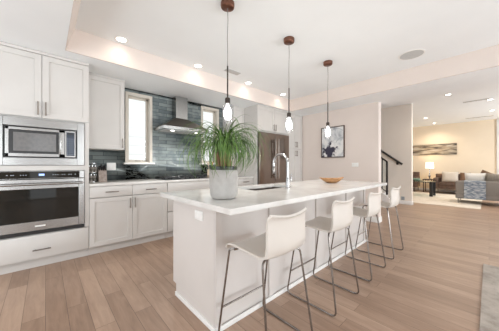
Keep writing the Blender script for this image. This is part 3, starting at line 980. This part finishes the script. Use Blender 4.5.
fo = MB()
LR = random.Random(21)
for k in range(430):
    az = LR.random() * 2 * PI
    L = 0.24 + 0.26 * LR.random()
    e0 = math.radians(LR.uniform(30, 96))
    droop = math.radians(LR.uniform(165, 250)) * (0.85 + 0.3 * LR.random())
    r0 = 0.05 * LR.random()
    p = Vector((r0 * math.cos(az), r0 * math.sin(az), 0.325 + 0.075 * LR.random()))
    wd_ = LR.uniform(0.0016, 0.0032)
    n = 14
    side = Vector((-math.sin(az), math.cos(az), 0))
    tw_ = LR.uniform(-0.5, 0.5)
    va = []
    kink = LR.uniform(-0.9, 0.9)
    az2 = az
    for i in range(n + 1):
        s_ = i / n
        el = e0 - droop * s_ ** 1.2
        if el < -2.3:
            el = -2.3
        az2 = az + kink * s_
        d_ = Vector((math.cos(az2) * math.cos(el), math.sin(az2) * math.cos(el), math.sin(el)))
        ww = wd_ * (0.55 + 0.9 * s_) * (1 - s_ ** 3) + 0.0005
        nrm = side.cross(d_).normalized()
        sd_ = (side * math.cos(tw_) + nrm * math.sin(tw_))
        q = p.copy()
        if q.z < 0.03:
            q.z = 0.03
        rad = math.hypot(q.x, q.y)
        if q.z < 0.245 and rad < 0.125:      # hangs outside the pot
            q.x *= 0.125 / max(rad, 1e-4)
            q.y *= 0.125 / max(rad, 1e-4)
        va.append((fo.bm.verts.new(q - sd_ * ww), fo.bm.verts.new(q + nrm * ww * 0.35), fo.bm.verts.new(q + sd_ * ww)))
        p = p + d_ * (L / n)
    for (a1, b1, c1), (a2, b2, c2) in zip(va, va[1:]):
        fo.bm.faces.new((a1, b1, b2, a2))
        fo.bm.faces.new((b1, c1, c2, b2))
fo.build('foliage', M['leaf'], pl, local=True, angle=80)

# ------------------------------------------------------------------ bar stools
STOOL_LABELS = ['white bar stool nearest the camera, at the near end of the island',
                'white bar stool second along the island, counted from the plant end',
                'white bar stool third along the island, counted from the plant end',
                'white bar stool at the far end of the island, beside the stairs']
st = thing('bar_stool', STOOL_LABELS[0], 'bar stool', (1.072, 1.01, 0), 0, 'bar stools along the island')
prof = [(0.180, 0.594), (0.170, 0.614), (0.146, 0.627), (0.09, 0.632), (0.0, 0.627), (-0.08, 0.621), (-0.145, 0.622), (-0.186, 0.638), (-0.203, 0.676), (-0.204, 0.735), (-0.203, 0.80), (-0.207, 0.842), (-0.222, 0.862)]
smooth = []
P_ = [Vector((0, a, b)) for a, b in prof]
for i in range(len(P_) - 1):
    p0, p1, p2, p3 = P_[max(i - 1, 0)], P_[i], P_[i + 1], P_[min(i + 2, len(P_) - 1)]
    for k in range(3):
        t_ = k / 3
        smooth.append(0.5 * ((2 * p1) + (-p0 + p2) * t_ + (2 * p0 - 5 * p1 + 4 * p2 - p3) * t_ ** 2 + (-p0 + 3 * p1 - 3 * p2 + p3) * t_ ** 3))
smooth.append(P_[-1])
NX = 12
top, bot = [], []
N = len(smooth)
for i, q in enumerate(smooth):
    tg = (smooth[min(i + 1, N - 1)] - smooth[max(i - 1, 0)]).normalized()
    nrm = Vector((0, -tg.z, tg.y))           # towards the sitter
    if nrm.z < -0.01:
        nrm = -nrm
    s_ = i / (N - 1)
    hw = 0.186 - 0.008 * max(0, (s_ - 0.55) / 0.45)
    if s_ < 0.06:
        hw -= 0.02 * (1 - s_ / 0.06) ** 2
    if s_ > 0.93:
        hw -= 0.012 * ((s_ - 0.93) / 0.07) ** 2
    ra, rb = [], []
    for k in range(NX + 1):
        u = -1 + 2 * k / NX
        lift = 0.014 * u * u if 0.1 < s_ else 0.014 * u * u * s_ / 0.1
        if s_ > 0.6:
            lift += 0.012 * u * u
        pt = q + Vector((hw * u, 0, 0)) + Vector((0, abs(tg.z), abs(tg.y))) * lift
        if q.y > 0.1:
            pt = q + Vector((hw * u, 0, lift))
        ra.append(pt)
        rb.append(pt - Vector((0, abs(tg.z) if q.y < 0.05 else -abs(tg.z), abs(tg.y))) * 0.014)
    top.append(ra)
    bot.append(rb)
sh = MB()
loops = [a + b[::-1] for a, b in zip(top, bot)]
sh.rings(loops)
sh.build('seat', M['seat'], st, local=True, angle=50)
TR = 0.0068
for sx in (-1, 1):
    ft, ff = Vector((sx * 0.192, 0.135, 0.607)), Vector((sx * 0.216, 0.228, TR))
    rf, rt = Vector((sx * 0.216, -0.232, TR)), Vector((sx * 0.180, -0.150, 0.598))
    path = fillet([Vector((sx * 0.12, -0.125, 0.604)), rt, rf, ff, ft, Vector((sx * 0.178, 0.10, 0.615))], 0.045, 6)
    # one bent tube per side; cut where it changes its job
    iz = [i for i, q in enumerate(path)]
    lo = [i for i, q in enumerate(path) if abs(q.z - TR) < 1e-4]
    MB().tube(path[:lo[0] + 1], TR, 10).build('leg', M['chair_metal'], st, local=True)
    MB().tube(path[lo[0]:lo[-1] + 1], TR, 10).build('runner', M['chair_metal'], st, local=True)
    MB().tube(path[lo[-1]:], TR, 10).build('leg', M['chair_metal'], st, local=True)
def leg_at(z):
    t_ = (z - TR) / (0.607 - TR)
    return 0.216 + (0.192 - 0.216) * t_, 0.228 + (0.135 - 0.228) * t_
lx, ly = leg_at(0.205)
MB().tube([(-lx, ly, 0.205), (lx, ly, 0.205)], 0.007, 10).build('footrest', M['chair_metal'], st, local=True)
MB().tube([(-0.18, 0.1, 0.61), (0.18, 0.1, 0.61)], 0.007, 8).build('seat_support', M['chair_metal'], st, local=True)
MB().tube([(-0.12, -0.125, 0.604), (0.12, -0.125, 0.604)], 0.007, 8).build('seat_support', M['chair_metal'], st, local=True)
for k in range(1, 4):
    o = copy_tree(st)
    o.location = (1.072 + 0.75 * k, 1.01, 0)
    o['label'] = STOOL_LABELS[k]

# ------------------------------------------------------------------ pendants
PEND = [((1.277, 1.692), 'pendant lamp nearest the camera, hanging above the plant'),
        ((2.192, 1.662), 'middle pendant lamp over the island, hanging above the faucet'),
        ((3.105, 1.636), 'farthest pendant lamp, hanging in front of the abstract picture')]
for i, ((x, y), lab) in enumerate(PEND):
    if i == 0:
        pd = thing('pendant_lamp', 'glass ' + lab, 'pendant lamp', (x, y, ZT), 0, 'pendants over the island')
        MB().lathe([(0.001, -0.05), (0.052, -0.05), (0.062, -0.044), (0.066, -0.03), (0.066, -0.0005), (0.001, -0.0005)], (0, 0, 0), 28).build('ceiling_canopy', M['copper'], pd, local=True)
        pts = [(0.004 * math.sin(k * 1.1), 0.004 * math.cos(k * 0.9), -0.048 - k * 0.0563) for k in range(11)]
        pts[0], pts[-1] = (0, 0, -0.048), (0, 0, -0.611)
        MB().tube(pts, 0.0033, 8).build('cord', M['cord'], pd, local=True)
        MB().tube([(0, 0, -0.60), (0, 0, -0.91)], 0.007, 10).build('stem', M['socket'], pd, local=True)
        MB().lathe([(0.001, -0.905), (0.02, -0.905), (0.025, -0.915), (0.025, -0.955), (0.001, -0.957)], (0, 0, 0), 20).build('socket', M['socket'], pd, local=True)
        prof = [(0.026, -0.957), (0.040, -0.972), (0.050, -1.005), (0.053, -1.045), (0.049, -1.09), (0.038, -1.135), (0.030, -1.15)]
        gm = MB()
        rg = []
        for (r_, z_) in prof:
            rg.append([(r_ * math.cos(2 * PI * k / 36), r_ * math.sin(2 * PI * k / 36), z_) for k in range(36)])
        gm.rings(rg, False).build('glass_shade', M['shade_glass'], pd, local=True)
        MB().lathe([(0.001, -0.957), (0.012, -0.96), (0.016, -0.98), (0.032, -1.01), (0.040, -1.045), (0.037, -1.08), (0.022, -1.108), (0.001, -1.115)], (0, 0, 0), 20).build('bulb', M['bulb'], pd, local=True)
    else:
        pd = copy_tree(PEND_FIRST)
        pd.location = (x, y, ZT)
        pd['label'] = 'glass ' + lab
    if i == 0:
        PEND_FIRST = pd
for (x, y), lab in PEND:
    l = bpy.data.lights.new('pendant_light', 'POINT')
    l.energy, l.color, l.shadow_soft_size = 12, (1.0, 0.95, 0.88), 0.06
    o = bpy.data.objects.new('pendant_light', l)
    COL.objects.link(o)
    o.location = (x, y, ZT - 1.17)

# ------------------------------------------------------------------ ceiling fittings
DL = [(0.685, 3.06, ZT, 'over the oven end of the kitchen'), (1.74, 3.06, ZT, 'over the range hood end of the cooktop'), (2.79, 3.06, ZT, 'left of the middle pendant cord, above the plant'),
      (3.80, 3.04, ZT, 'above the fridge doors'), (7.50, 0.70, ZL, 'just past the beam, nearest of those in the living room'), (8.90, -0.02, ZL, 'at the right edge of the photo, upper of two'),
      (10.70, -0.07, ZL, 'at the right edge of the photo, lower of two'), (10.58, 1.63, ZL, 'left of the others, above the glass table'), (12.09, 1.58, ZL, 'close to the far wall above the long picture')]
first = None
for i, (x, y, z, where) in enumerate(DL):
    lab = 'round recessed ceiling light ' + where
    if first is None:
        first = thing('recessed_light', lab, 'ceiling light', (x, y, z), 0, 'recessed ceiling lights')
        MB().lathe([(0.052, -0.0005), (0.075, -0.0005), (0.075, -0.004), (0.070, -0.007), (0.054, -0.007), (0.052, -0.0005)], (0, 0, 0), 28, caps=False).build('ring', M['plastic'], first, local=True)
        MB().lathe([(0.001, -0.0008), (0.053, -0.0008), (0.053, -0.004), (0.001, -0.0045)], (0, 0, 0), 28).build('lens', M['lamp_disc'], first, local=True)
        o = first
    else:
        o = copy_tree(first)
        o.location = (x, y, z)
        o['label'] = lab
    l = bpy.data.lights.new('downlight', 'SPOT')
    l.energy = 3.5 if z == ZT else 80
    l.color = (1.0, 0.87, 0.68) if z == ZT else (1.0, 0.87, 0.70)
    l.spot_size, l.spot_blend, l.shadow_soft_size = math.radians(150), 0.8, 0.05
    lo_ = bpy.data.objects.new('downlight', l)
    COL.objects.link(lo_)
    lo_.location = (x, y, z - 0.02)
sp = thing('ceiling_speaker', 'round flush speaker grille in the raised ceiling', 'speaker', (3.76, 0.735, ZT))
MB().lathe([(0.137, -0.0005), (0.155, -0.0005), (0.155, -0.005), (0.137, -0.007), (0.137, -0.0005)], (0, 0, 0), 36, caps=False).build('ring', M['plastic'], sp, local=True)
MB().lathe([(0.001, -0.001), (0.139, -0.001), (0.139, -0.005), (0.001, -0.0055)], (0, 0, 0), 36).build('grille', M['grille'], sp, local=True)


def vent(label, x, y, z, lx_, ly_):
    o = thing('ceiling_vent', label, 'vent', (x, y, z))
    MB().box(-lx_ / 2, lx_ / 2, -ly_ / 2, ly_ / 2, -0.006, -0.0005, 0.002, 1).build('frame', M['grille'], o, local=True)
    n = 5
    for k in range(n):
        y_ = -ly_ / 2 + ly_ * (k + 0.5) / n
        MB().box(-lx_ / 2 + 0.012, lx_ / 2 - 0.012, y_ - ly_ * 0.03, y_ + ly_ * 0.03, -0.012, -0.005).build('slat', M['shadow'], o, local=True)
    return o


vent('small grey ceiling vent in the raised ceiling above the plant', 2.27, 2.87, ZT, 0.28, 0.10)
vent('long thin ceiling vent in the living room, nearer one', 8.76, 0.245, ZL, 0.12, 0.52)
vent('long thin ceiling vent close to the far living room wall', 11.85, 0.25, ZL, 0.12, 0.72)

# ------------------------------------------------------------------ picture wall
ar = thing('framed_picture', 'abstract grey and dark violet picture in a thin dark frame', 'picture', (XP, 2.455, 1.69))
fm = MB()
for (a, b, c0, d) in ((-0.28, -0.262, -0.355, 0.355), (0.262, 0.28, -0.355, 0.355), (-0.262, 0.262, -0.355, -0.337), (-0.262, 0.262, 0.337, 0.355)):
    fm.box(-0.04, -0.001, a, b, c0, d, 0.002, 1)
fm.build('frame', M['dark_wood'], ar, local=True)
MB().box(-0.028, -0.002, -0.263, 0.263, -0.338, 0.338).build('canvas', M['art'], ar, local=True)
# brushed arcs on the canvas
for (cy_, cz_, rr_, a0, a1) in ((-0.28, -0.12, 0.22, 0.5, 2.3), (-0.1, 0.1, 0.20, 1.0, 2.6), (0.2, 0.02, 0.28, -1.2, -0.2), (-0.25, 0.30, 0.16, 2.0, 3.3)):
    pts = []
    for k in range(15):
        a = a0 + (a1 - a0) * k / 14
        yy, zz = cy_ + rr_ * math.cos(a), cz_ + rr_ * math.sin(a)
        if abs(yy) < 0.258 and abs(zz) < 0.333:
            pts.append((-0.0285, yy, zz))
    if len(pts) > 3:
        MB().tube(pts, 0.004, 6).build('brush_stroke', M['blue_grey'], ar, local=True)
plate('light_switch', 'white double switch plate low on the wall right of the picture', 'light switch', (XP - 0.0005, 1.955, 1.165), 'X', 0.14, 0.085, None, 2)

# ------------------------------------------------------------------ stairs
sc = thing('staircase', 'staircase rising behind the picture wall', 'stairs', (7.35, 1.86, 0))
SXA, SXB = 6.92, XS - 0.016
for k in range(8):
    y0 = 1.86 + k * 0.235
    z1 = 0.19 * (k + 1)
    MB().box(SXA, SXB, y0, min(y0 + 0.27, YK - 0.002), z1 - 0.035, z1, 0.004).build('tread', M['step'], sc)
    MB().box(SXA, SXB, y0 + 0.02, y0 + 0.035, max(0, z1 - 0.19), z1 - 0.036).build('riser', M['trim'], sc)
ys0 = 1.83
MB().prism([(ys0, 0.0), (ys0, 0.235), (YK - 0.002, 0.235 + (YK - ys0) * 0.81), (YK - 0.002, 0.0)], 'X', SXA - 0.03, SXA - 0.001).build('stringer', M['trim'], sc)
gp = thing('stair_guard', 'black metal guard panel on the open side of the stairs', 'railing', (6.905, 1.90, 0.28))
m = MB()
zz = lambda y: 0.285 + (y - 1.90) * 0.81
m.box(6.88, 6.92, 1.88, 1.925, zz(1.9) + 0.06, 1.25, 0.002, 1)
m.build('post', M['black_metal'], gp)
MB().box(6.893, 6.917, 2.95, 2.975, zz(2.96) + 0.06, 1.25 + 1.06 * 0.81, 0.002, 1).build('post', M['black_metal'], gp)
MB().box(6.893, 6.915, 2.01, 2.032, zz(2.02) + 0.13, 1.25 + 0.11 * 0.81, 0.001, 1).build('baluster', M['black_metal'], gp)
MB().prism([(1.885, 1.215), (1.885, 1.265), (2.975, 1.265 + 1.09 * 0.81), (2.975, 1.235 + 1.09 * 0.81)], 'X', 6.89, 6.92).build('top_rail', M['black_metal'], gp)
MB().prism([(1.90, zz(1.9) + 0.12), (1.90, zz(1.9) + 0.14), (2.97, zz(2.97) + 0.14), (2.97, zz(2.97) + 0.12)], 'X', 6.895, 6.915).build('bottom_rail', M['black_metal'], gp)
MB().prism([(1.915, zz(1.915) + 0.14), (2.95, zz(2.95) + 0.14), (2.95, 1.235 + 1.06 * 0.81), (1.915, 1.25)], 'X', 6.902, 6.908).build('glass_panel', M['pane'], gp)
hr = thing('handrail', 'black handrail fixed to the wall beside the stairs', 'handrail', (XS - 0.07, 1.76, 1.2))
MB().tube([(XS - 0.065, 1.74, 1.185), (XS - 0.065, 3.6, 1.185 + 1.86 * 0.76)], 0.03, 12).build('rail', M['black_metal'], hr)
for yy in (1.88, 2.9):
    zr = 1.185 + (yy - 1.74) * 0.76
    MB().tube([(XS - 0.065, yy, zr - 0.02), (XS - 0.065, yy, zr - 0.07), (XS - 0.001, yy, zr - 0.085)], 0.011, 8).tube([(XS - 0.012, yy, zr - 0.085), (XS - 0.001, yy, zr - 0.085)], 0.034, 14).build('bracket', M['black_metal'], hr)
plate('wall_plate', 'small grey plate low on the wall beside the stairs', 'outlet', (XS - 0.0005, 1.80, 0.175), 'X', 0.085, 0.10, M['blue_grey'], 1).location.y = 1.74

# ------------------------------------------------------------------ living room
tag(MB().box(8.35, 11.75, 0.15, 3.3, 0.0005, 0.012, 0.004).build('area_rug', M['cream_rug'], None, shift=(10.3, 1.7, 0)), 'cream area rug under the living room furniture', 'rug')
tag(MB().box(1.2, 3.735, -1.75, 0.045, 0.0005, 0.012, 0.004).build('area_rug', M['rug'], None, shift=(2.4, -0.9, 0)), 'greyish worn-look rug on the floor at lower right', 'rug')


def cushion_mb(w_, h_, t_, n=10):
    m = MB()
    rows = []
    for side in (1, -1):
        grid = []
        for i in range(n + 1):
            row = []
            for j in range(n + 1):
                u, v = -1 + 2 * i / n, -1 + 2 * j / n
                b = max(0, (1 - u ** 4) * (1 - v ** 4)) ** 0.6
                sc_ = 1 - 0.06 * (1 - abs(u)) * (abs(v) ** 3) - 0.0
                sc2 = 1 - 0.06 * (1 - abs(v)) * (abs(u) ** 3)
                row.append(m.bm.verts.new((side * t_ / 2 * b, u * w_ / 2 * sc2, v * h_ / 2 * sc_)))
            grid.append(row)
        for i in range(n):
            for j in range(n):
                q = (grid[i][j], grid[i + 1][j], grid[i + 1][j + 1], grid[i][j + 1])
                m.bm.faces.new(q)
    bmesh.ops.remove_doubles(m.bm, verts=m.bm.verts, dist=1e-5)
    return m


def sofa(name, label, loc, rz, W, D, seat_z, arm_z, back_z, mt, leg_m, leg_h, n_cush, arm_w=0.16):
    """front towards local -X; runs along local Y; base at the floor"""
    o = thing(name, label, 'sofa', loc, rz)
    MB().box(-D / 2, D / 2, -W / 2, W / 2, leg_h, leg_h + 0.13, 0.02, 3).build('base', mt, o, local=True)
    MB().box(D / 2 - 0.20, D / 2, -W / 2, W / 2, leg_h + 0.10, back_z, 0.03, 3).build('backrest', mt, o, local=True)
    for s_ in (-1, 1):
        a, b = sorted((s_ * W / 2, s_ * (W / 2 - arm_w)))
        MB().box(-D / 2, D / 2 - 0.19, a, b, leg_h + 0.10, arm_z, 0.025, 3).build('arm', mt, o, local=True)
        for x in (-D / 2 + 0.05, D / 2 - 0.05):
            y = s_ * (W / 2 - 0.06)
            MB().tube([(x, y, leg_h + 0.005), (x, y, 0.0)], [0.02, 0.012], 10).build('leg', leg_m, o, local=True)
    iw = (W - 2 * arm_w) / n_cush
    for k in range(n_cush):
        y0 = -W / 2 + arm_w + k * iw
        MB().box(-D / 2 - 0.01, D / 2 - 0.20, y0 + 0.004, y0 + iw - 0.004, leg_h + 0.131, seat_z, 0.03, 3).build('seat_cushion', mt, o, local=True)
    return o


# grey sofa with its back to the kitchen: its front (local -X) faces the far wall, so turn it round
RZ = 0.0125
sofa('sofa', 'grey fabric sofa with its back to the kitchen and a throw over it', (9.70, -0.42, RZ), PI, 2.24, 0.90, 0.44, 0.60, 0.675, M['grey_fabric'], M['chrome'], 0.14, 2)
# throw over its back
th = MB()
pth = [(9.70, 0.60), (9.57, 0.690), (9.44, 0.692), (9.40, 0.690), (9.30, 0.692), (9.243, 0.680), (9.236, 0.62), (9.232, 0.50), (9.226, 0.36), (9.220, 0.25), (9.214, 0.165)]
pth = [(9.435, 0.688), (9.40, 0.692), (9.30, 0.692), (9.243, 0.684), (9.236, 0.62), (9.230, 0.50), (9.226, 0.36), (9.220, 0.25), (9.214, 0.165)]
up, dn = [], []
for i, (x, z) in enumerate(pth):
    ra, rb = [], []
    for k in range(13):
        y = 0.06 + 0.45 * k / 12
        rip = 0.006 * math.sin(k * 1.7) * min(1, max(0, i - 3) / 2)
        ra.append((x - (0.006 if i > 2 else 0) + rip - 0.004, y, z + (0.006 if i <= 3 else 0)))
        rb.append((x + rip, y, z))
    up.append(ra)
    dn.append(rb)
th.rings([a + b[::-1] for a, b in zip(up, dn)])
tag(th.build('throw_blanket', M['throw'], None, angle=60, shift=(9.3, 0.28, 0.17)), 'blue and white patterned throw hanging over the sofa back', 'blanket')


def pillow(label, loc, rot, w_, h_, t_, mt):
    o = cushion_mb(w_, h_, t_).build('throw_pillow', mt, None, local=True, angle=60)
    o.location = loc
    o.rotation_euler = rot
    return tag(o, label, 'pillow')


pillow('white square pillow leaning on the grey sofa behind the throw', (9.66, 0.29, 0.70), (0, -0.25, 0.05), 0.46, 0.46, 0.15, M['white_fabric'])
pillow('dark brown pillow between the white and the round grey pillow', (9.88, 0.05, 0.74), (0.45, -0.1, 0.0), 0.40, 0.44, 0.10, M['rust_fabric'])
pillow('plump taupe pillow at the right end of the grey sofa', (9.62, -0.10, 0.70), (0.1, -0.2, 0.0), 0.36, 0.44, 0.20, M['olive_fabric'])


sofa('sofa', 'dark brown leather sofa against the far wall', (12.22, 0.72, 0), 0, 1.70, 0.80, 0.46, 0.64, 0.80, M['brown_leather'], M['nickel'], 0.20, 2)
pillow('large pale pillow on the brown leather sofa', (11.93, 1.06, 0.70), (0, 0.25, 0), 0.50, 0.42, 0.16, M['pale_fabric'])
pillow('brown pillow on the leather sofa right of the pale pillow', (11.93, 0.62, 0.69), (0, 0.25, 0), 0.30, 0.38, 0.14, M['rust_fabric'])
sofa('armchair', 'dark brown armchair at the left behind the glass table', (12.22, 2.62, 0), 0, 0.95, 0.80, 0.46, 0.64, 0.86, M['brown_leather'], M['nickel'], 0.20, 1)['category'] = 'armchair'

gt = thing('coffee_table', 'glass-topped table with flat black legs on the cream rug', 'table', (10.65, 1.90, 0.0125))
MB().box(10.25, 11.05, 1.34, 2.50, 0.545, 0.557, 0.003).build('tabletop', M['table_glass'], gt)
for (a, b) in ((10.40, 1.44), (10.86, 1.42), (10.40, 2.36), (10.86, 2.36)):
    MB().box(a - 0.03, a + 0.03, b - 0.05, b + 0.05, 0.0125, 0.52, 0.003).build('leg', M['black'], gt)
MB().box(10.27, 11.03, 1.36, 2.48, 0.52, 0.545).box(10.30, 11.0, 1.39, 2.45, 0.5195, 0.5455)
m = MB()
for (a, b, c0, d) in ((10.30, 10.34, 1.38, 2.46), (10.96, 11.0, 1.38, 2.46), (10.34, 10.96, 1.38, 1.42), (10.34, 10.96, 2.42, 2.46)):
    m.box(a, b, c0, d, 0.52, 0.5445)
m.build('top_frame', M['black'], gt)
gb = thing('green_bowl', 'pale green bowl on the glass table', 'bowl', (10.75, 1.93, 0.5575))
MB().lathe([(0.001, 0), (0.06, 0), (0.11, 0.03), (0.14, 0.075), (0.134, 0.078), (0.10, 0.035), (0.001, 0.012)], (0, 0, 0), 28).build('bowl_body', M['green_glass'], gb, local=True)

et = thing('end_table', 'small dark end table carrying the lit lamp', 'side table', (12.33, 1.80, 0))
MB().box(-0.24, 0.24, -0.17, 0.17, 0.525, 0.555, 0.004).build('tabletop', M['dark_wood'], et, local=True)
for sx in (-1, 1):
    for sy in (-1, 1):
        MB().box(sx * 0.21 - 0.015, sx * 0.21 + 0.015, sy * 0.14 - 0.015, sy * 0.14 + 0.015, 0, 0.525).build('leg', M['dark_wood'], et, local=True)
tl = thing('table_lamp', 'lit table lamp with white drum shade below the long picture', 'lamp', (12.33, 1.76, 0.5555))
MB().lathe([(0.001, 0), (0.075, 0), (0.075, 0.015), (0.02, 0.03), (0.018, 0.08), (0.045, 0.13), (0.018, 0.20), (0.012, 0.30), (0.010, 0.50), (0.001, 0.50)], (0, 0, 0), 24).build('lamp_base', M['chrome'], tl, local=True)
MB().lathe([(0.15, 0.47), (0.135, 0.735), (0.131, 0.735), (0.146, 0.47), (0.15, 0.47)], (0, 0, 0), 32, caps=False).build('lamp_shade', M['lamp_shade'], tl, local=True)
l = bpy.data.lights.new('table_lamp_light', 'POINT')
l.energy, l.color, l.shadow_soft_size = 14, (1.0, 0.80, 0.55), 0.05
o = bpy.data.objects.new('table_lamp_light', l)
COL.objects.link(o)
o.location = (12.33, 1.76, 1.20)

pa = thing('long_picture', 'long panoramic brown streaked picture on the far wall', 'picture', (XF, 1.72, 1.86))
MB().box(-0.035, -0.001, -0.80, 0.80, -0.245, 0.245, 0.003).build('canvas', M['streaks'], pa, local=True)
